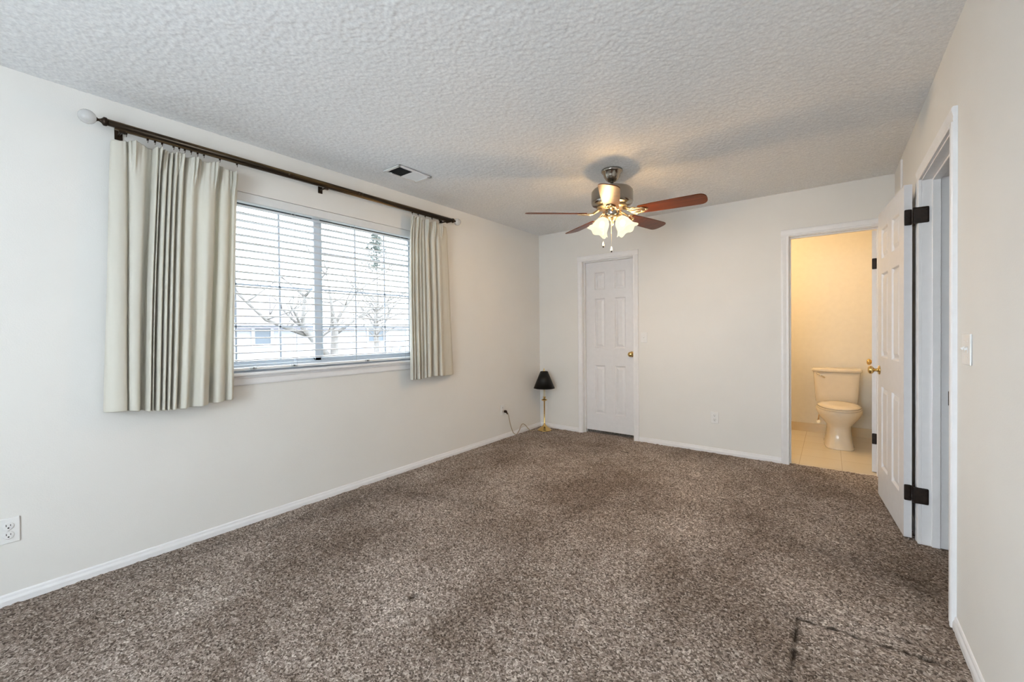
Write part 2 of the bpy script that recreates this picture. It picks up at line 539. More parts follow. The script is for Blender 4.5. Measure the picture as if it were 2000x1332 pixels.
structure(b.build('wall_near', M['wall']))
# closet interior, hall, bathroom shells
b = MB()
b.box((.3, D+T+.7, -.05), (1.65, D+T+.75, H)).box((.3, D+T, -.05), (.35, D+T+.7, H)).box((1.6, D+T, -.05), (1.65, D+T+.7, H))
structure(b.build('wall_closet', M['wall']))
b = MB()
b.box((W+1.35, 1.4, -.05), (W+1.4, 4.4, H+.02)).box((W+T, 1.35, -.05), (W+1.4, 1.4, H+.02)).box((W+T, 3.60, -.05), (W+1.4, 3.65, H+.02))
structure(b.build('wall_hall', M['wall']))
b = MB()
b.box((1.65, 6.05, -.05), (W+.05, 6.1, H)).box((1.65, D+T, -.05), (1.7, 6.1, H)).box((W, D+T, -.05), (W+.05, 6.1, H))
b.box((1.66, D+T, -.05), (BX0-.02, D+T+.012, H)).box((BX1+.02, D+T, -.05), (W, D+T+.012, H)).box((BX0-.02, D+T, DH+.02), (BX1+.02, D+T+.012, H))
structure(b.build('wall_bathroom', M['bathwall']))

# ---- baseboards
BB = [(0, 0), (.0125, 0), (.0125, .024), (.0105, .030), (.0075, .036), (.006, .046), (.003, .051), (0, .052)]
BBL = BB
def baseboard(name, runs):
    b = MB()
    for p0, p1, inw in runs: b.extrude_profile(BB, p0, p1, inw)
    return structure(b.build(name, M['trim']))
CW = .060                                             # casing width
baseboard('baseboard_left', [((0, YN, 0), (0, D, 0), (1, 0, 0))])
baseboard('baseboard_back', [((.012, D, 0), (CX0-CW, D, 0), (0, -1, 0)), ((CX1+CW, D, 0), (BX0-CW, D, 0), (0, -1, 0)),
                             ((BX1+CW, D, 0), (W-.012, D, 0), (0, -1, 0))])
baseboard('baseboard_right', [((W, YN, 0), (W, EY0-CW, 0), (-1, 0, 0)), ((W, EY1+CW, 0), (W, D, 0), (-1, 0, 0))])
baseboard('baseboard_hall', [((W+1.35, 1.4, 0), (W+1.35, 3.6, 0), (-1, 0, 0)), ((W+T, 3.60, 0), (W+1.35, 3.60, 0), (0, -1, 0))])
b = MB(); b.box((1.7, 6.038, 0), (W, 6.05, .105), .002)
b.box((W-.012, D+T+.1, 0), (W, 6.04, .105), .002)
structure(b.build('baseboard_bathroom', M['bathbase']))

# ---- door casings and jambs
CP = [(0, 0), (.012, 0), (.0145, .004), (.0145, .012), (.0125, .018), (.015, .030), (.0185, .044), (.0185, .054), (.014, .060), (0, .060)]
def casing(name, a0, a1, plane, axis, inward, depth, stop=None):
    """casing round an opening from a0 to a1 along axis, plus the jamb lining; stop = offset of stop moulding from the room face"""
    b = MB()
    inw = Vector(inward); ax = Vector(axis)
    def P(a, z, d=0.0):
        base = Vector((plane, 0, 0)) if abs(ax.y) > .5 else Vector((0, plane, 0))
        return base + ax*a + Vector((0, 0, z)) - inw*d
    r = .005
    b.extrude_profile(CP, P(a0-0*r, 0), P(a0, DH+r), inw, -ax)
    b.extrude_profile(CP, P(a1, 0), P(a1, DH+r), inw, ax)
    b.extrude_profile(CP, P(a0-.060, DH+r), P(a1+.060, DH+r), inw, Vector((0, 0, 1)))
    o1 = b.build(name, M['trim']); structure(o1)
    b = MB()
    def bx(aa, ab, z0, z1, d0, d1, bev=.0015):
        p, q = P(aa, z0, d0), P(ab, z1, d1)
        b.box(p, q, bev, 1)
    bx(a0-.018, a0, 0, DH, 0, depth); bx(a1, a1+.018, 0, DH, 0, depth); bx(a0-.018, a1+.018, DH, DH+.018, 0, depth)
    if stop is not None:
        bx(a0, a0+.011, 0, DH, stop, stop+.034); bx(a1-.011, a1, 0, DH, stop, stop+.034); bx(a0+.011, a1-.011, DH-.011, DH, stop, stop+.034)
    jb = b.build('jamb', M['trim'], o1)
    return o1
casing('trim_1', CX0, CX1, D, (1, 0, 0), (0, -1, 0), T, stop=.034)
casing('trim_2', BX0, BX1, D, (1, 0, 0), (0, -1, 0), T+.012, stop=.040)
casing('trim_3', EY0, EY1, W, (0, 1, 0), (-1, 0, 0), T, stop=.042)
# strike plate lip wrapped round the near entry jamb
b = MB(); b.box((W-.016, EY0-.003, .895), (W+.02, EY0+.004, .955), .0015, 1)
structure(b.build('trim_4', M['hinge'])); 
# thin batten up the right wall behind the open door
b = MB(); b.box((W-.012, 4.02, .055), (W, 4.05, H-.035), .003)
structure(b.build('trim_5', M['trim']))

# ================================================================== DOORS
def door_slab(w, h, t, stile, mull):
    """six raised panels on both faces; x 0..w, y 0..t, z 0..h"""
    pw = (w - 2*stile - mull)/2
    xs = [0, stile, stile+pw, stile+pw+mull, w-stile, w]
    zs = [0, h-1.80, h-1.225, h-1.02, h-.435, h-.335, h-.125, h]
    b = MB()
    def face(sgn, y0):
        def V(x, z, d): return (x, y0 - sgn*d, z)
        for i in range(5):
            for j in range(7):
                xa, xb, za, zb = xs[i], xs[i+1], zs[j], zs[j+1]
                if i in (1, 3) and j in (1, 3, 5):
                    rings = [(0, 0), (.004, .002), (.011, .0115), (.020, .0115), (.042, .003), (.044, .0025)]
                    for (ia, da), (ib, db) in zip(rings, rings[1:]):
                        A = [V(xa+ia, za+ia, da), V(xb-ia, za+ia, da), V(xb-ia, zb-ia, da), V(xa+ia, zb-ia, da)]
                        B = [V(xa+ib, za+ib, db), V(xb-ib, za+ib, db), V(xb-ib, zb-ib, db), V(xa+ib, zb-ib, db)]
                        for k in range(4):
                            b.quad([A[k], A[(k+1) % 4], B[(k+1) % 4], B[k]])
                    ib, db = rings[-1]
                    b.quad([V(xa+ib, za+ib, db), V(xb-ib, za+ib, db), V(xb-ib, zb-ib, db), V(xa+ib, zb-ib, db)])
                else:
                    b.quad([V(xa, za, 0), V(xb, za, 0), V(xb, zb, 0), V(xa, zb, 0)])
    face(1, t); face(-1, 0)
    b.quad([(0, 0, 0), (0, t, 0), (0, t, h), (0, 0, h)]); b.quad([(w, 0, 0), (w, t, 0), (w, t, h), (w, 0, h)])
    b.quad([(0, 0, 0), (w, 0, 0), (w, t, 0), (0, t, 0)]); b.quad([(0, 0, h), (w, 0, h), (w, t, h), (0, t, h)])
    bmesh.ops.remove_doubles(b.bm, verts=b.bm.verts[:], dist=1e-5)
    return b
def knob_mb(p, d):
    b = MB()
    prof = [(0, 0), (.031, 0), (.032, .004), (.028, .008), (.014, .010), (.011, .016), (.0105, .030), (.018, .034), (.026, .041), (.0285, .050),
            (.026, .059), (.017, .065), (.006, .067), (0, .067)]
    b.lathe(prof, p, d, 28)
    return b
# closet door, shut, set deep in its jamb
b = door_slab(CX1-CX0-.006, DH-.041, .035, .115, .118)
dr = b.build('door_1', M['door']); dr.location = (CX0+.003, D+.072, .036)
structure(dr, 'white six-panel closet door shut in the back wall beside the lamp', 'door')
k = knob_mb((CX1-CX0-.050, 0, .915), (0, -1, 0)).build('door_knob', M['brass'], dr)
k['label'] = 'polished brass round knob'
b = MB()
b.box((CX1-CX0-.012, -.0005, .90), (CX1-CX0-.006, .012, .935))
b.build('latch', M['brass'], dr)

# entry door, swung open almost flat to the right wall
DW = .752
b = door_slab(DW, 2.022, .035, .112, .115)
de = b.build('door_2', M['door'])
dvec = Vector((-.0806, .9967, 0))
de.location = (3.342, 3.284, .014); de.rotation_euler = (0, 0, math.atan2(dvec.y, dvec.x))
structure(de, 'white six-panel entry door swung open against the right wall, dark hinges showing', 'door')
def hinge_pair(parent, z, size=.089):
    """leaf on the door edge, knuckle barrel, and leaf that bridges to the jamb (local door coordinates)"""
    b = MB()
    b.box((-.0025, .002, z), (0, .034, z+size), .006, 2)
    for s in range(5):
        b.lathe([(.0058, 0), (.0058, size/5-.001)], (-.004, -.006, z+s*size/5), (0, 0, 1), 12)
    b.sphere((-.004, -.006, z+size+.003), .006); b.sphere((-.004, -.006, z-.003), .006)
    for q in (.2, .5, .8):
        b.lathe([(.0035, 0), (0, .001)], (-.0025, .018 + (.007 if q == .5 else -.006), z+size*q), (-1, 0, 0), 10)
    return b.build('hinge', M['hinge'], parent)
HZ = [.215, 1.79]
for z in HZ: hinge_pair(de, z)
knob_mb((DW-.062, .035, .905), (0, 1, 0)).build('door_knob', M['brass'], de)
knob_mb((DW-.062, 0, .905), (0, -1, 0)).build('door_knob', M['brass'], de)
b = MB(); b.box((DW-.0005, .006, .86), (DW+.0015, .029, .935), .0006, 1)
b.build('latch_plate', M['brass'], de)
# jamb leaves
for z in HZ:
    b = MB()
    b.box((W-.034, EY1-.0025, z+.014), (W+.030, EY1, z+.103), .006, 2)
    for q, dx in ((.2, .012), (.5, .0), (.8, .012)):
        b.lathe([(.0035, 0), (0, .001)], (W+.008+dx, EY1-.0025, z+.014+.089*q), (0, -1, 0), 10)
    structure(b.build('trim_hinge', M['hinge']))

# bathroom door, swung into the bathroom past its jamb
BW = .600
b = door_slab(BW, 2.022, .035, .10, .11)
db = b.build('door_3', M['door'])
db.location = (BX1-.003, D+T+.016, .012)
db.rotation_euler = (0, 0, R(90-6.5))
structure(db, 'white bathroom door standing open inside the bathroom, seen edge on', 'door')
for z in (.235, 1.70):
    b = MB()
    b.box((-.0025, .003, z), (0, .034, z+.089), .006, 2)
    b.lathe([(.006, 0), (.006, .089)], (-.003, -.004, z), (0, 0, 1), 12)
    b.build('hinge', M['hinge'], db)
knob_mb((BW-.062, .035, .89), (0, 1, 0)).build('door_knob', M['brass'], db)

# ================================================================== WINDOW
win = bpy.data.objects.new('window_1', None); COL.objects.link(win); structure(win)
b = MB()
fx0, fx1 = -.145, -.075
b.box((fx0, OY0, OZ0-.01), (fx1, OY0+.035, OZ1), .003); b.box((fx0, OY1-.035, OZ0-.01), (fx1, OY1, OZ1), .003)
b.box((fx0, OY0, OZ1-.030), (fx1, OY1, OZ1), .003); b.box((fx0, OY0, OZ0-.01), (fx1, OY1, OZ0+.035), .003)
b.box((-.102, OY0+.03, OZ0+.03), (-.096, OY1-.03, OZ0+.045))
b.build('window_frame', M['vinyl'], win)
def sash(y0, y1, x0, x1, z0, z1, muntin_y, muntin_z, stile_l, stile_r):
    b = MB()
    b.box((x0, y0, z0), (x1, y0+stile_l, z1), .003); b.box((x0, y1-stile_r, z0), (x1, y1, z1), .003)
    b.box((x0, y0, z0), (x1, y1, z0+.028), .003); b.box((x0, y0, z1-.026), (x1, y1, z1), .003)
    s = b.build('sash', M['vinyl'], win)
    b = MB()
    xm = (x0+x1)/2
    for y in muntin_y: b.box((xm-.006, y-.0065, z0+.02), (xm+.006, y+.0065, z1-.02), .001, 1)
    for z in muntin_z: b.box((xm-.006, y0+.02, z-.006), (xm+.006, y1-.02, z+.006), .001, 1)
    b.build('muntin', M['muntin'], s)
    b = MB(); b.box((xm-.0015, y0+.01, z0+.02), (xm+.0015, y1-.01, z1-.02))
    b.build('pane', M['glass'], s)
    b = MB(); b.box((x1-.002, y0+stile_l, z1-.046), (x1+.003, y1-stile_r, z1-.026))
    b.build('gasket', M['gasket'], s)
MZ = [1.827, 1.549, 1.270]
sash(OY0+.028, 1.668, -.138, -.112, OZ0+.028, 2.110, [1.082, 1.360], MZ, .035, .050)
sash(1.590, OY1-.028, -.110, -.084, OZ0+.028, 2.110, [1.935, 2.212], MZ, .048, .035)
# stool and apron
b = MB()
b.box((-.075, OY0, .956), (0, OY1, .974))
b.box((-.004, OY0-.055, .956), (.042, OY1+.055, .974), .006, 3)
b.build('window_stool', M['trim'], win)
b = MB(); b.extrude_profile([(0, 0), (.011, .002), (.013, .012), (.013, .040), (.018, .048), (.018, .060), (0, .060)],
                            (0, OY0-.04, .895), (0, OY1+.04, .895), (1, 0, 0))
b.build('window_apron', M['trim'], win)
# an added, unseen window behind the camera, put in to brighten the room
added_win = bpy.data.objects.new('added_window', None); COL.objects.link(added_win); structure(added_win)
b = MB()
b.box((NX0, YN-.12, NZ0), (NX0+.05, YN-.06, NZ1)); b.box((NX1-.05, YN-.12, NZ0), (NX1, YN-.06, NZ1))
b.box((NX0, YN-.12, NZ0), (NX1, YN-.06, NZ0+.05)); b.box((NX0, YN-.12, NZ1-.05), (NX1, YN-.06, NZ1))
b.box(((NX0+NX1)/2-.03, YN-.12, NZ0), ((NX0+NX1)/2+.03, YN-.06, NZ1))
b.build('window_frame', M['vinyl'], added_win)
b = MB(); b.box((NX0+.04, YN-.095, NZ0+.04), (NX1-.04, YN-.092, NZ1-.04)); b.build('pane', M['glass'], added_win)

# ---- venetian blind
bl = thing('venetian_blind', 'white open-slatted venetian blind lowered over the window', 'blind', (0, 0, 0))
b = MB(); b.box((-.062, OY0+.008, 2.068), (-.004, OY1-.008, 2.123), .003)
b.build('headrail', M['headrail'], bl)
b = MB()
nsl = 22; z0 = 2.040; pitch = .0472
for i in range(nsl):
    z = z0 - i*pitch
    n = 5
    ya, yb = OY0+.012, OY1-.012
    for k in range(n):
        u0, u1 = k/n, (k+1)/n
        def P(u, y, dz): return (-.058 + .050*u, y, z + .0035*(1-(2*u-1)**2) + dz)
        b.quad([P(u0, ya, 0), P(u1, ya, 0), P(u1, yb, 0), P(u0, yb, 0)], True)
        b.quad([P(u0, ya, .0050), P(u0, yb, .0050), P(u1, yb, .0050), P(u1, ya, .0050)], True)
    b.quad([P(1, ya, 0), P(1, yb, 0), P(1, yb, .0050), P(1, ya, .0050)])
    b.quad([P(0, ya, 0), P(0, yb, 0), P(0, yb, .0050), P(0, ya, .0050)]) if False else None
    f0 = [(-.058, ya, z), (-.058, yb, z), (-.058, yb, z+.0050), (-.058, ya, z+.0050)]
    b.quad(f0)
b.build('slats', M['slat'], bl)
b = MB(); b.box((-.058, OY0+.012, .986), (-.010, OY1-.012, 1.003), .004)
b.build('bottom_rail', M['headrail'], bl)
for y in (.93, 1.42, 1.88, 2.36):
    b = MB(); b.tube([(-.0085, y, 2.07), (-.0085, y, 1.0)], .0012, 6); b.tube([(-.060, y, 2.07), (-.060, y, 1.0)], .0012, 6)
    b.build('ladder_cord', M['slat'], bl)
for y in (1.14, 1.40, 1.98):
    b = MB(); b.box((-.012, y-.02, .988), (-.006, y+.02, 1.008), .003); b.lathe([(.006, 0), (.006, .006)], (-.006, y, .998), (1, 0, 0), 12)
    b.build('hold_down_clip', M['clear'], bl)

# ================================================================== CURTAINS
def catmull(P, n):
    P = np.array(P, float); m_ = len(P)
    out = []
    seg = np.linalg.norm(np.diff(P, axis=0), axis=1)
    for i in range(m_-1):
        p0, p1, p2, p3 = P[max(i-1, 0)], P[i], P[i+1], P[min(i+2, m_-1)]
        for k in range(n):
            t = k/n
            out.append(.5*((2*p1) + (-p0+p2)*t + (2*p0-5*p1+4*p2-p3)*t*t + (-p0+3*p1-3*p2+p3)*t**3))
    out.append(P[-1])
    return np.array(out)
def curtain(name, label, bottom, top, ztop, zbot, pleats, phase, hem, wide=9.0):
    """fabric sheet whose plan goes from the pinched top profile to the folded bottom one"""
    nper = 6
    A = catmull(top, nper); B = catmull(bottom, nper)
    n = len(A); rows = 46
    vs = np.zeros((rows, n, 3))
    for r in range(rows):
        t = r/(rows-1)                               # 0 top .. 1 bottom
        s = t**.85
        P = A*(1-s) + B*s
        y, x = P[:, 0].copy(), P[:, 1].copy()
        # waist under the heading, slow sway lower down
        dz = t*(ztop-zbot)
        pin = math.exp(-((dz-.085)/.045)**2)
        top_f = math.exp(-(dz/.10)**2)
        drop = np.min([np.abs(A[:, 0]-q) for q in pleats], axis=0)
        for yc in pleats:
            g = np.exp(-((A[:, 0]-yc)/.014)**2)
            x += g*(.022*top_f + .010*pin)
            g3 = np.exp(-((A[:, 0]-yc)/.028)**2)
            x += g3*.018*np.cos((A[:, 0]-yc)*2*math.pi/.018)*math.exp(-(dz/.13)**4)
            y += -(A[:, 0]-yc)*g*.55*pin
        x += .010*pin*(.085-x)/.05
        w8 = np.clip((A[:, 0]-wide)/.05, 0, 1)
        x += .011*np.sin(2*math.pi*(y-.85)/.085 + 4.5*t)*w8*t**.7
        x += .004*np.sin(9*y + 3.2*t + phase)*t + .003*np.sin(23*y - 4*t + phase)*np.sin(math.pi*t)
        y += .004*np.sin(2.5*t + 14*A[:, 0] + phase)*math.sin(math.pi*t)
        zz = ztop - dz + hem(A[:, 0], t) - (1-t)**6*np.clip((drop-.012)*.35, 0, .016)
        vs[r, :, 0] = np.maximum(x, .026 + .01*t); vs[r, :, 1] = y; vs[r, :, 2] = zz
    bm = bmesh.new()
    V = [[bm.verts.new(vs[r, i]) for i in range(n)] for r in range(rows)]
    for r in range(rows-1):
        for i in range(n-1):
            f = bm.faces.new((V[r][i], V[r][i+1], V[r+1][i+1], V[r+1][i])); f.smooth = True
    me = bpy.data.meshes.new(name); bm.to_mesh(me); bm.free(); me.materials.append(M['fabric'])
    o = bpy.data.objects.new(name, me); COL.objects.link(o)
    sm = o.modifiers.new('thick', 'SOLIDIFY'); sm.thickness = .0025; sm.offset = 0
    ss = o.modifiers.new('sub', 'SUBSURF'); ss.levels = 1; ss.render_levels = 1
    return tag(o, label, 'curtain', 'pinch pleated drapes on the rod')
def pxmap(pairs):
    xs = [p for p, _ in pairs]; ys = [q for _, q in pairs]
    return lambda x: float(np.interp(x, xs, ys))
mL = pxmap([(205, .426), (247, .506), (276, .565), (340, .703), (400, .846), (457, .995)])
fold = [(205, .034), (209, .070), (228, .092), (246, .090), (250, .062), (256, .095), (269, .102), (274, .060), (281, .045), (286, .105), (290, .112),
        (292, .052), (295, .112), (299, .050), (303, .110), (308, .112), (310, .048), (314, .113), (318, .112), (320, .050), (324, .112), (328, .110),
        (331, .052), (335, .112), (341, .112), (344, .060), (350, .098), (360, .120), (370, .088), (380, .100), (390, .128), (403, .118), (409, .060),
        (414, .055), (420, .100), (433, .116), (441, .080), (449, .098), (457, .070)]
botL = [(mL(x), d) for x, d in fold]
tY = pxmap([(205, .472), (247, .525), (276, .625), (340, .770), (400, .915), (457, 1.040)])
topL = [(tY(x), .072 + (d-.085)*.55) for x, d in fold]
def hemL(y, t): return t*(.012*np.cos((y-.45)*9)) - (1-t)**2*.030*np.clip((y-.95)/.08, 0, 1)
curtain('curtain', 'wide cream pleated drape at the left side of the window', botL, topL, 2.234, .818,
        [.56, .665, .75, .83, .925, 1.02], .3, hemL, wide=.80)
mR = pxmap([(800, 2.332), (850, 2.60), (892, 2.904)])
foldR = [(800, .095), (801.5, .118), (804, .060), (807, .115), (810, .055), (813, .118), (816, .112), (819, .056), (822, .115), (825, .058), (829, .118),
         (832, .060), (836, .114), (841, .110), (845, .066), (848, .050), (850, .104), (854, .116), (858, .060), (861, .112), (866, .104), (870, .085),
         (878, .080), (886, .070), (892, .034)]
botR = [(mR(x), d) for x, d in foldR]
tR = pxmap([(800, 2.36), (850, 2.60), (870, 2.72), (892, 2.822)])
topR = [(tR(x), .072 + (d-.085)*.55) for x, d in foldR]
curtain('curtain', 'narrow cream pleated drape at the right side of the window', botR, topR, 2.234, .812,
        [2.375, 2.45, 2.54, 2.63, 2.72], 1.7, lambda y, t: t*.006*np.cos(y*17))

# ---- rod
def rod_metal():
    mt, nt, bs = new_mat('worn_bronze_rod')
    n = node(nt, 'ShaderNodeTexNoise'); n.inputs['Scale'].default_value = 3
    nt.links.new(coords(nt, (14, .55, 14)), n.inputs['Vector'])
    rp = node(nt, 'ShaderNodeValToRGB')
    rp.color_ramp.elements[0].position = .45; rp.color_ramp.elements[0].color = (.030, .020, .012, 1)
    rp.color_ramp.elements[1].position = .72; rp.color_ramp.elements[1].color = (.22, .14, .06, 1)
    nt.links.new(n.outputs['Fac'], rp.inputs['Fac']); nt.links.new(rp.outputs['Color'], bs.inputs['Base Color'])
    bs.inputs['Metallic'].default_value = .75; bs.inputs['Roughness'].default_value = .33
    return mt
M['rod'] = rod_metal()
rod = thing('curtain_rod', 'dark bronze traverse curtain rod with white ball finials above the window', 'curtain rod', (.09, 1.65, 2.288))
b = MB(); b.tube([(0, -1.195, 0), (0, 1.205, 0)], .0165, 20)
for dy in (-.30, .22): b.lathe([(.0175, -.02), (.0175, .02)], (0, dy, 0), (0, 1, 0), 20)
b.box((-.008, -1.17, -.026), (.008, 1.18, -.012), .002)
b.build('rod', M['rod'], rod)
for sgn, y in ((-1, -1.195), (1, 1.205)):
    b = MB()
    b.lathe([(.0165, 0), (.021, .004), (.021, .014), (.013, .020), (.008, .026), (.006, .034), (.010, .038), (.010, .042), (0, .043)], (0, y, 0), (0, sgn, 0), 24)
    f = b.build('end_cap', M['bronze'], rod)
    b = MB(); b.sphere((0, y+sgn*.072, 0), .034, 1, 1.0, 1)
    b.build('finial', M['crystal'], f)
for dy in (-1.14, -.05, 1.14):
    b = MB()
    b.box((-.090, dy-.016, -.045), (-.084, dy+.016, .025), .002)
    b.tube([(-.086, dy, -.02), (-.03, dy, -.022), (-.012, dy, -.020)], .006, 8)
    b.box((-.010, dy-.012, -.036), (.010, dy+.012, -.024), .002)
    b.build('bracket', M['bronze'], rod)
for y in (.50, .525, .61, .64, .67, .72, .745, .77, .80, .83, .86, .94, 1.03, 2.375, 2.44, 2.52, 2.60, 2.69, 2.78):
    b = MB(); b.box((-.005, y-1.65-.004, -.036), (.005, y-1.65+.004, -.026), .001, 1)
    b.tube([(0, y-1.65, -.036), (.006, y-1.65, -.042), (0, y-1.65, -.048)], .0015, 6)
    b.build('carrier', M['bronze'], rod)

# ================================================================== CEILING VENT
v = thing('ceiling_vent', 'white ceiling air register above the curtain rod, half of it dark', 'vent', (.398, 2.082, H-.006))
hx, hy = .095, .155
b = MB()
for a, c in [((-hx, -hy, -.008), (-hx+.022, hy, .002)), ((hx-.022, -hy, -.008), (hx, hy, .002)),
             ((-hx, -hy, -.008), (hx, -hy+.022, .002)), ((-hx, hy-.022, -.008), (hx, hy, .002)), ((-hx, -.008, -.007), (hx, .006, .002))]:
    b.box(a, c, .003, 2)
b.build('frame', M['plate'], v)
b = MB(); b.box((-hx+.005, -hy+.005, .001), (hx-.005, hy-.005, .004)); b.build('duct_opening', M['duct'], v)
for sgn, y0, y1 in ((1, -hy+.022, -.008), (-1, .006, hy-.022)):
    n = 9
    for i in range(n):
        y = y0 + (i+.5)*(y1-y0)/n
        b = MB()
        if sgn > 0:
            b.box((-hx+.02, y-.0008, -.006), (hx-.02, y+.0008, .001))
            lo = b.build('louver', M['duct'], v)  # open bank's louvers coloured dark, its shade put into the colour
        else:
            dy = .0062
            b.quad([(-hx+.02, y-dy, .000), (hx-.02, y-dy, .000), (hx-.02, y+dy, -.006), (-hx+.02, y+dy, -.006)])
            b.quad([(-hx+.02, y-dy, .001), (hx-.02, y-dy, .001), (hx-.02, y+dy, -.005), (-hx+.02, y+dy, -.005)])
            lo = b.build('louver', M['plate'], v)
b = MB(); b.tube([(-hx+.03, -.11, -.004), (-.05, -.11, -.016)], .003, 8); b.sphere((-.05, -.11, -.018), .006)
b.build('damper_lever', M['plate'], v)

# ================================================================== CEILING FAN
FC = (1.648, 3.013, H)
fan = thing('ceiling_fan', 'five-blade ceiling fan with cherry blades and two lit glass shades', 'ceiling fan', FC)
b = MB(); b.lathe([(0, 0), (.079, 0), (.080, -.012), (.074, -.020), (.066, -.024), (.060, -.050), (.045, -.075), (.028, -.088), (.020, -.092), (0, -.092)], (0, 0, 0), (0, 0, 1), 48)
b.build('canopy', M['pewter'], fan)
b = MB(); b.lathe([(.0125, -.085), (.0125, -.145)], (0, 0, 0), (0, 0, 1), 20); b.lathe([(.022, -.130), (.024, -.134), (.022, -.142)], (0, 0, 0), (0, 0, 1), 24)
b.build('downrod', M['pewter'], fan)
b = MB(); b.lathe([(0, -.138), (.075, -.138), (.120, -.141), (.142, -.149), (.153, -.163), (.155, -.180), (.155, -.245), (.152, -.258), (.140, -.268), (.110, -.275), (0, -.278)], (0, 0, 0), (0, 0, 1), 64)
mh = b.build('motor_housing', M['pewter'], fan)
b = MB(); b.lathe([(.100, -.272), (.112, -.276), (.108, -.290), (.070, -.296), (.052, -.300)], (0, 0, 0), (0, 0, 1), 48)
b.build('trim_ring', M['antique'], mh)
b = MB(); b.lathe([(.050, -.292), (.052, -.300), (.052, -.338), (.046, -.348), (.036, -.352), (0, -.354)], (0, 0, 0), (0, 0, 1), 40)
b.build('switch_housing', M['pewter'], fan)
BZ = -.330
def blade_parts(ang):
    M_ = Matrix.Rotation(R(ang), 4, 'Z')
    tilt = Matrix.Rotation(R(-13), 4, 'X')
    t = bmesh.new()
    # outline: root r=.20 half-width .054, tip r=.665 half-width .070, rounded corners
    pts = []
    for a in np.linspace(-90, 90, 15):
        e = .80
        ca, sa = math.cos(R(a)), math.sin(R(a))
        pts.append((.610 + .055*math.copysign(abs(ca)**e, ca), .069*math.copysign(abs(sa)**e, sa)))
    pts += [(.45, .0665), (.30, .061), (.215, .054), (.203, .048), (.200, .030), (.200, -.030), (.203, -.048), (.215, -.054), (.30, -.061), (.45, -.0665)]
    lo = [t.verts.new((x, y, -.003)) for x, y in pts]; hi = [t.verts.new((x, y, .003)) for x, y in pts]
    t.faces.new(lo[::-1]); t.faces.new(hi)
    for i in range(len(pts)):
        j = (i+1) % len(pts); t.faces.new((lo[i], lo[j], hi[j], hi[i]))
    b = MB(); b.take(t)
    bl_ = b.build('blade', M['wood'], fan)
    mt = Matrix.Translation((0, 0, BZ)) @ M_ @ tilt
    bl_.data.transform(mt)
    # decorative iron: arm, scroll plate, screws
    b = MB()
    for y in (-.016, .016):
        b.tube([(.085, y*.7, .032), (.115, y, .022), (.150, y*1.9, -.002), (.190, y*2.2, -.007), (.235, y*1.6, -.008), (.262, y*.3, -.008)], [.007, .007, .0075, .007, .006, .004], 8)
    b.tube([(.085, 0, .034), (.125, 0, .010), (.165, 0, -.007), (.245, 0, -.0085)], [.010, .0085, .008, .006], 10)
    b.lathe([(0, -.012), (.012, -.010), (.014, -.004), (.012, 0)], (.225, .022, 0), (0, 0, 1), 12); b.lathe([(0, -.012), (.012, -.010), (.014, -.004), (.012, 0)], (.225, -.022, 0), (0, 0, 1), 12)
    b.lathe([(0, -.013), (.010, -.010), (.011, -.004), (.009, 0)], (.258, 0, 0), (0, 0, 1), 12)
    for y in (-1, 1):
        b.tube([(.170 + .016*math.cos(q), y*(.040 + .012*math.sin(q)), -.006) for q in np.linspace(0, 5.2, 12)], .005, 6)
    br = b.build('blade_bracket', M['antique'], bl_)
    br.data.transform(mt)
for i in range(5): blade_parts(4 + 72*i)
# light kit
b = MB()
b.lathe([(.036, -.346), (.046, -.352), (.048, -.362), (.034, -.374), (.020, -.380), (.012, -.392), (.014, -.404), (.010, -.414), (.006, -.422), (0, -.430)], (0, 0, 0), (0, 0, 1), 32)
b.build('light_fitter', M['antique'], fan)
LAMPS = []
for az in (-66.3-78, -66.3+78):
    d = Vector((math.cos(R(az)), math.sin(R(az)), 0))
    tiltv = (d*math.sin(R(31)) + Vector((0, 0, -math.cos(R(31))))).normalized()
    neck = d*.043 + Vector((0, 0, -.352))
    b = MB()
    b.tube([d*.020 + Vector((0, 0, -.362)), d*.030 + Vector((0, 0, -.346)), d*.040 + Vector((0, 0, -.344)), neck], .008, 10)
    b.lathe([(0, -.004), (.020, -.002), (.026, .006), (.027, .022), (.024, .028)], neck, tiltv, 24)
    arm = b.build('lamp_arm', M['antique'], fan)
    prof = [(1.07*q_, h_) for q_, h_ in [(.023, .014), (.030, .022), (.043, .040), (.052, .062), (.056, .085), (.060, .104), (.068, .120), (.079, .133), (.0775, .134), (.066, .121), (.058, .104), (.054, .085), (.050, .062), (.041, .041), (.028, .024), (.021, .016)]]
    def ruf(k, a, r, h):
        w = max(0, (h-.095)/.038)
        return r*(1 + .085*w*math.cos(6*a)), h + .006*w*math.cos(6*a+.5)
    b = MB(); b.lathe(prof, neck, tiltv, 48, ruffle=ruf)
    sh = b.build('glass_shade', M['litglass'], fan)
    bp_ = neck + tiltv*.072
    b = MB(); b.sphere(bp_ - tiltv*.006, .020, 1, 1, 1.25, 16)
    b.build('bulb', M['bulb'], sh)
    LAMPS.append(Vector(FC) + neck + tiltv*.118)
for (ox, oy, z1) in ((-.050, -.052, -.545), (.006, -.030, -.585)):
    b = MB()
    n = 26
    b.tube([(ox, oy, -.345), (ox, oy, z1)], .0014, 6)
    pc = b.build('pull_chain', M['ivory'], fan)
    b = MB(); b.lathe([(0, 0), (.003, -.001), (.005, -.012), (.0085, -.026), (.009, -.032), (0, -.034)], (ox, oy, z1), (0, 0, 1), 14)
    b.build('pull_knob', M['plate'], pc)
    b = MB(); b.sphere((ox, oy, z1-.038), .006); b.build('pull_tip', M['bronze'], pc)
for p in LAMPS:
    point('fan_bulb_light', p, 18, WARM, .03)

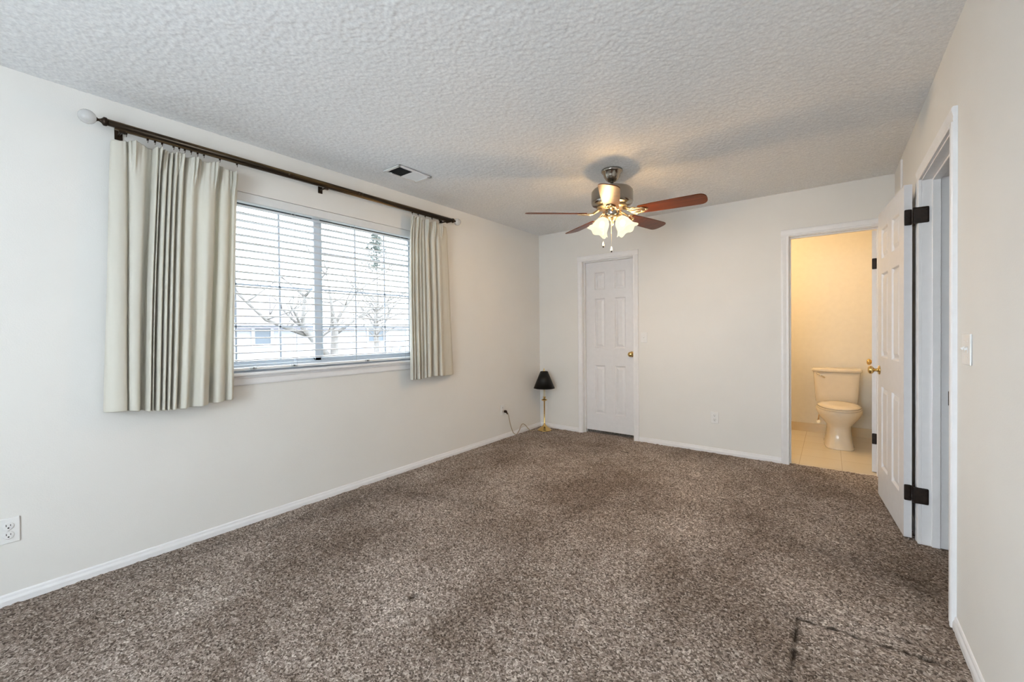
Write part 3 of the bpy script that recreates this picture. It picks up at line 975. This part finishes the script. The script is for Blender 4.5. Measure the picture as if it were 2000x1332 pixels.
# ================================================================== TABLE LAMP ON THE FLOOR
tl = thing('table_lamp', 'small brass candlestick lamp with black shade on the carpet in the corner', 'lamp', (.168, 4.325, 0))
b = MB(); b.lathe([(0, 0), (.086, 0), (.088, .006), (.084, .012), (.070, .016), (.064, .026), (.046, .036), (.030, .048), (.020, .060), (.013, .070), (.011, .078), (0, .078)], (0, 0, .002), (0, 0, 1), 40)
b.build('base', M['brass'], tl)
b = MB(); b.lathe([(.0095, .074), (.0095, .090), (.0085, .092), (.0085, .355), (.011, .360), (.0095, .366)], (0, 0, 0), (0, 0, 1), 24)
b.build('pole', M['brass'], tl)
b = MB(); b.lathe([(.010, .362), (.032, .370), (.036, .376), (.030, .382), (.014, .388), (.012, .398), (.018, .406), (.020, .412), (.010, .416), (0, .416)], (0, 0, 0), (0, 0, 1), 32)
b.build('drip_cup', M['brass'], tl)
b = MB(); b.lathe([(.013, .414), (.013, .520), (0, .521)], (0, 0, 0), (0, 0, 1), 20)
sk = b.build('socket_sleeve', M['ivory'], tl)
b = MB(); b.lathe([(.012, .52), (.020, .545), (.026, .575), (.020, .605), (0, .615)], (0, 0, 0), (0, 0, 1), 20); b.build('bulb', M['crystal'], sk)
b = MB(); b.lathe([(.130, .520), (.046, .725), (.044, .725), (.128, .520), (.130, .520)], (0, 0, 0), (0, 0, 1), 48)
sh = b.build('lamp_shade', M['shade'], tl)
b = MB()
for k in range(3):
    a = k*2*math.pi/3; b.tube([(0, 0, .722), (.045*math.cos(a), .045*math.sin(a), .722)], .0015, 6)
for s in (-1, 1):
    b.tube([(.012*s, 0, .518), (.036*s, 0, .56), (.038*s, 0, .63), (.020*s, 0, .70), (0, 0, .722)], .0016, 6)
b.build('harp', M['brass'], tl)
b = MB(); b.lathe([(.004, .720), (.009, .728), (.005, .735), (.008, .745), (.005, .758), (0, .764)], (0, 0, 0), (0, 0, 1), 18)
b.build('finial', M['brass'], tl)
# its cord, along the skirting to the socket
cp = catmull([(.052, 3.742, .292), (.050, 3.758, .262), (.040, 3.80, .16), (.030, 3.86, .055), (.024, 3.915, .012), (.026, 3.945, .010), (.030, 3.985, .045), (.034, 4.020, .098), (.036, 4.055, .112),
              (.042, 4.095, .090), (.054, 4.140, .040), (.072, 4.175, .010), (.088, 4.225, .007), (.100, 4.260, .008)], 6)
pl = thing('lamp_cord', 'brown lamp cord looping from the corner outlet to the lamp', 'cord', (.05, 3.73, .31))
b = MB(); b.tube([Vector(p) - Vector((.05, 3.73, .31)) for p in cp], .0045, 8); b.build('cord', M['cord'], pl)
b = MB(); b.lathe([(.004, 0), (.014, .004), (.016, .012), (.016, .026), (.011, .034), (0, .035)], (-.041, .0, .0), (1, 0, 0), 18)
b.lathe([(.010, 0), (.006, .02), (.004, .03)], (-.014, .006, -.006), (.2, .4, -1), 12)
b.build('plug', M['bronze'], pl)

# ================================================================== SWITCHES AND OUTLETS
def outlet(name, label, loc, rz):
    """duplex outlet facing local -Y"""
    t = thing(name, label, 'outlet', loc, rz, 'duplex wall outlets')
    b = MB(); b.box((-.035, -.006, -.0575), (.035, 0, .0575), .004, 3); b.build('cover_plate', M['plate'], t)
    for z in (-.0205, .0205):
        b = MB()
        b.lathe([(.0172, 0), (.0172, .002), (.015, .0025), (0, .0025)], (0, -.006, z), (0, -1, 0), 28)
        rc = b.build('receptacle', M['plate'], t)
        b = MB()
        b.box((-.0075, -.0092, z+.000), (-.0052, -.0080, z+.009)); b.box((.0052, -.0092, z+.001), (.0075, -.0080, z+.008))
        b.lathe([(.0030, 0), (.0030, .0011)], (0, -.0081, z-.007), (0, -1, 0), 12)
        b.build('slots', M['slot'], rc)
    b = MB(); b.lathe([(.003, 0), (.002, .001), (0, .001)], (0, -.006, 0), (0, -1, 0), 10); b.build('screw', M['plate'], t)
    return t
outlet('wall_outlet', 'white outlet on the left wall near the skirting, at the photo edge', (0, .112, .338), R(90))
outlet('wall_outlet', 'white outlet in the corner with the lamp cord plugged in', (0, 3.705, .332), R(90))
outlet('wall_outlet', 'white outlet low on the back wall between the two doorways', (2.060, D, .351), 0)
def switch(name, label, loc, rz, gangs):
    t = thing(name, label, 'light switch', loc, rz, 'toggle light switches')
    w = .035 + .023*(gangs-1)
    b = MB(); b.box((-w, -.006, -.0575), (w, 0, .0575), .004, 3); b.build('cover_plate', M['plate'], t)
    for g in range(gangs):
        x = (g - (gangs-1)/2)*.046
        b = MB(); b.box((x-.005, -.0075, -.012), (x+.005, -.006, .012), .0008, 1)
        tb = bmesh.new(); bmesh.ops.create_cube(tb, size=1)
        b.take(tb, Matrix.Translation((x, -.0095, .003)) @ Matrix.Rotation(R(28), 4, 'X') @ Matrix.Diagonal((.0085, .011, .008, 1)))
        b.build('toggle', M['plate'], t)
        for z in (-.030, .030):
            b = MB(); b.lathe([(.003, 0), (.002, .001), (0, .001)], (x, -.006, z), (0, -1, 0), 10)
            b.build('screw', M['plate'], t)
    return t
switch('light_switch', 'small single white switch beside the closet door', (1.358, D, 1.140), 0, 1)
switch('light_switch', 'double white toggle switch on the right wall near the entry doorway', (W, 2.250, 1.138), R(-90), 2)

# ================================================================== BATHROOM
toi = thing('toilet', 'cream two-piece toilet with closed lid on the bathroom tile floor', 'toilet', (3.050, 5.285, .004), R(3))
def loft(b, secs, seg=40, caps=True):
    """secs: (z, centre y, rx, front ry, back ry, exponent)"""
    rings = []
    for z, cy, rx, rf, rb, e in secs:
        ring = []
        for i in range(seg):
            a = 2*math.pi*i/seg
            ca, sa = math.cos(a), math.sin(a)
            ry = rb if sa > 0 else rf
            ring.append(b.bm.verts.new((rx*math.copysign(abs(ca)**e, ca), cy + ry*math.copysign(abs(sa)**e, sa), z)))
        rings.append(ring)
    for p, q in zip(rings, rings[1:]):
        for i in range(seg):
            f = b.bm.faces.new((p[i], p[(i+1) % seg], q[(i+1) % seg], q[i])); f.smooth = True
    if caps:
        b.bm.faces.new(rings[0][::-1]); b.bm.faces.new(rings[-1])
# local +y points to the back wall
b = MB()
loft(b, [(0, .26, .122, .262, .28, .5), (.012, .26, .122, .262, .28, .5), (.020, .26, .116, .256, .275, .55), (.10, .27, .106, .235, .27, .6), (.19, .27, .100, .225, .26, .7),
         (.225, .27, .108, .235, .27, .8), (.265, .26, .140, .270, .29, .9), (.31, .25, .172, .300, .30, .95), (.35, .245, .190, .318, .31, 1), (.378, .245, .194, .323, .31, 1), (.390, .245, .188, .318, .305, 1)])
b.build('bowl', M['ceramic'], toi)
b = MB(); loft(b, [(.388, .225, .178, .302, .24, 1), (.392, .225, .186, .310, .245, 1), (.402, .225, .187, .312, .245, 1), (.407, .225, .182, .306, .24, 1)])
b.build('seat', M['ceramic'], toi)
b = MB(); loft(b, [(.409, .225, .176, .302, .24, 1), (.413, .225, .183, .308, .245, 1), (.421, .225, .181, .306, .243, 1), (.432, .225, .150, .26, .21, 1), (.436, .225, .09, .18, .15, 1)])
b.build('lid', M['ceramic'], toi)
b = MB(); loft(b, [(.385, .590, .165, .085, .085, .35), (.40, .590, .185, .092, .09, .33), (.50, .592, .192, .096, .093, .33), (.70, .592, .204, .102, .098, .33), (.735, .592, .206, .103, .098, .33)])
tk = b.build('tank', M['ceramic'], toi)
b = MB(); loft(b, [(.736, .590, .214, .112, .104, .33), (.742, .590, .222, .118, .108, .33), (.764, .590, .222, .118, .108, .33), (.774, .590, .214, .110, .102, .36)])
b.build('tank_lid', M['ceramic'], toi)
b = MB(); b.lathe([(.013, 0), (.012, .010), (.006, .014), (0, .014)], (-.165, .494, .715), (0, -1, 0), 18)
b.tube([(-.165, .482, .715), (-.150, .476, .705), (-.105, .470, .672)], [.006, .0065, .009], 10)
b.build('flush_lever', M['chrome'], toi)
b = MB(); b.tube([(-.16, .70, .17), (-.16, .62, .17), (-.16, .58, .185), (-.15, .57, .30), (-.13, .58, .40)], .006, 8)
b.lathe([(.014, 0), (.014, .03)], (-.16, .60, .17), (0, -1, 0), 14); b.lathe([(.018, 0), (.018, .008)], (-.16, .565, .17), (0, -1, 0), 14)
b.build('supply_valve', M['antique'], toi)
for s in (-1, 1):
    b = MB(); b.lathe([(.014, 0), (.013, .012), (0, .018)], (s*.112, .30, .0), (0, 0, 1), 14); b.build('bolt_cap', M['ceramic'], toi)

# ================================================================== OUTSIDE
b = MB(); b.box((-60, -40, OUT-.2), (-TL-.02, 70, OUT-.02))
structure(b.build('ground', M['snow']))
b = MB(); b.box((-10.5, -20, OUT-.1), (-TL-.02, 30, OUT))  # dark ground strip added to cut bounce onto the blind slats
structure(b.build('added_ground_strip', M['added_ground_strip']))
def branch(b, p, d, L, r, depth, seg=6):
    p = Vector(p); d = Vector(d).normalized(); pts = [p]; rs = [r]
    n = 4
    for k in range(n):
        d = (d + Vector((random.uniform(-.2, .2), random.uniform(-.2, .2), random.uniform(-.08, .2)))).normalized()
        p = p + d*(L/n); pts.append(p); rs.append(r*(1-.55*(k+1)/n))
    b.tube(pts, rs, 4 if r < .012 else seg)
    if depth > 0:
        for k in range(random.choice((3, 4))):
            i = random.choice((2, 3, 4)); a = random.uniform(0, 2*math.pi)
            side = Vector((math.cos(a), math.sin(a), random.uniform(0.0, .9)))
            branch(b, pts[i], (d*.8 + side).normalized(), L*random.uniform(.55, .75), rs[i]*.72, depth-1, seg)
tr = thing('bare_tree', 'bare winter tree with forked trunk outside the window', 'tree', (-6.0, 5.10, OUT))
b = MB(); b.tube([(0, 0, 0), (.0, .02, .8), (.02, 0.0, 1.25), (0, .03, 1.75), (.05, -.03, 2.1)], [.12, .10, .09, .075, .06], 10)
b.build('trunk', M['bark'], tr)
LIMBS = [((0, -.02, 1.05), [(0, -.45, 1.55), (.1, -.75, 1.85), (.15, -.72, 2.5)], .085, 3),
         ((0, -.6, 1.68), [(0, -1.03, 1.84), (.1, -1.47, 2.0), (.15, -1.83, 2.33), (.2, -2.05, 2.6)], .05, 2),
         ((.02, 0, 1.8), [(.1, -.1, 2.4), (.1, -.2, 3.0)], .05, 3),
         ((0, .02, 1.9), [(-.1, .35, 2.35), (-.1, .7, 2.75), (-.1, 1.1, 3.0)], .045, 3),
         ((0, .05, 1.7), [(.1, .5, 2.05), (.1, 1.0, 2.35), (.1, 1.6, 2.5)], .04, 3)]
for s, path, r, dep in LIMBS:
    b = MB(); pts = [s] + path
    b.tube(pts, [r*(1-.6*i/(len(pts)-1)) for i in range(len(pts))], 8)
    for i in range(1, len(pts)):
        for k in range(2):
            a = random.uniform(0, 2*math.pi)
            branch(b, pts[i], (math.cos(a)*.7, math.sin(a), random.uniform(.1, .9)), .75, r*.38, dep-1)
    b.build('limb', M['bark'], tr)
t2 = thing('bare_tree', 'fine twigged bare tree farther back on the right of the window', 'tree', (-11.0, 9.6, OUT))
b = MB(); b.tube([(0, 0, 0), (.0, .06, 1.0), (.04, 0.0, 2.0), (0, .1, 3.0)], [.09, .075, .055, .03], 8)
b.build('trunk', M['bark'], t2)
b = MB()
for i in range(30):
    a = random.uniform(0, 2*math.pi); z = random.uniform(1.5, 3.0)
    branch(b, (0, .04, z), (math.cos(a)*.8, math.sin(a)*1.1, random.uniform(.2, .8)), random.uniform(1.0, 1.5), .024, 3)
b.build('crown', M['bark'], t2)
pt = thing('pine_tree', 'dark green pine crown beyond the bare tree outside the window', 'tree', (-16.0, 13.2, OUT))
b = MB(); b.tube([(0, 0, 0), (0, .05, 3.0), (.05, 0, 6.8)], [.07, .055, .02], 8); b.build('trunk', M['bark'], pt)
b = MB()
for i in range(280):
    h = random.uniform(5.0, 6.9); a = random.uniform(0, 2*math.pi); rr = random.uniform(.0, (7.1-h)*.42+.12)
    c = Vector((rr*math.cos(a), rr*math.sin(a), h)); 
    for k in range(7):
        dd = Vector((random.uniform(-1, 1), random.uniform(-1, 1), random.uniform(-.6, .5))).normalized()*random.uniform(.10, .22)
        s_ = dd.orthogonal().normalized()*.022
        b.quad([c - s_, c + s_, c + dd + s_*.3, c + dd - s_*.3])
b.build('needles', M['needle'], pt)

def house(label, x, y0, y1, eave, ridge, depth, windows, roofmat):
    h = thing('house', label, 'house', (x, (y0+y1)/2, OUT), 0, 'houses across the street')
    w = (y1-y0)/2; e = eave-OUT; rg = ridge-OUT
    b = MB(); b.box((-depth, -w, 0), (0, w, e)); b.build('walls', M['siding'], h)
    b = MB()
    b.quad([(.35, -w-.35, e-.08), (.35, w+.35, e-.08), (-depth/2, w+.35, rg), (-depth/2, -w-.35, rg)])
    b.quad([(.35, -w-.35, e-.20), (.35, w+.35, e-.20), (-depth/2, w+.35, rg-.14), (-depth/2, -w-.35, rg-.14)])
    b.quad([(-depth-.35, -w-.35, e-.08), (-depth-.35, w+.35, e-.08), (-depth/2, w+.35, rg), (-depth/2, -w-.35, rg)])
    b.quad([(.35, -w-.35, e-.20), (.35, w+.35, e-.20), (.35, w+.35, e-.08), (.35, -w-.35, e-.08)])
    for s in (-1, 1):
        b.quad([(.35, s*(w+.35), e-.20), (.35, s*(w+.35), e-.08), (-depth/2, s*(w+.35), rg), (-depth/2, s*(w+.35), rg-.14)])
    b.build('roof', roofmat, h)
    for a, c, z0, z1 in windows:
        a, c, z0, z1 = a-(y0+y1)/2, c-(y0+y1)/2, z0-OUT, z1-OUT
        b = MB()
        t = .11
        b.box((0, a-t, z0-t), (.05, a, z1+t)); b.box((0, c, z0-t), (.05, c+t, z1+t)); b.box((0, a, z1), (.05, c, z1+t)); b.box((0, a, z0-t), (.05, c, z0))
        fr = b.build('window', M['housetrim'], h)
        b = MB(); b.box((0, a, z0), (.02, c, z1)); b.build('pane', M['houseglass'], fr)
    return h
house('lavender sided house with a small window behind the bare tree limb', -14, 2.0, 8.35, 1.62, 2.95, 7, [(6.54, 7.09, .84, 1.50)], M['lavroof'])
house('pale house with snowy roof to the right of the tree trunk', -18, 10.2, 20.0, 1.66, 3.3, 8, [(14.0, 14.35, .68, 1.5), (14.5, 15.0, .68, 1.5)], M['snowroof'])
sb = thing('shrub', 'grey twiggy shrub on the snow at the lower right of the window', 'shrub', (-12, 11.2, OUT))
b = MB()
for i in range(120):
    a = random.uniform(0, 2*math.pi); q = random.uniform(.2, .7)
    d = Vector((math.cos(a)*q, math.sin(a)*q*1.2, 1)).normalized()*random.uniform(.8, 1.35)
    b.tube([(0, 0, 0), d*.5 + Vector((random.uniform(-.1, .1), random.uniform(-.1, .1), 0)), d], [.012, .010, .005], 4)
b.build('twigs', M['twig'], sb)
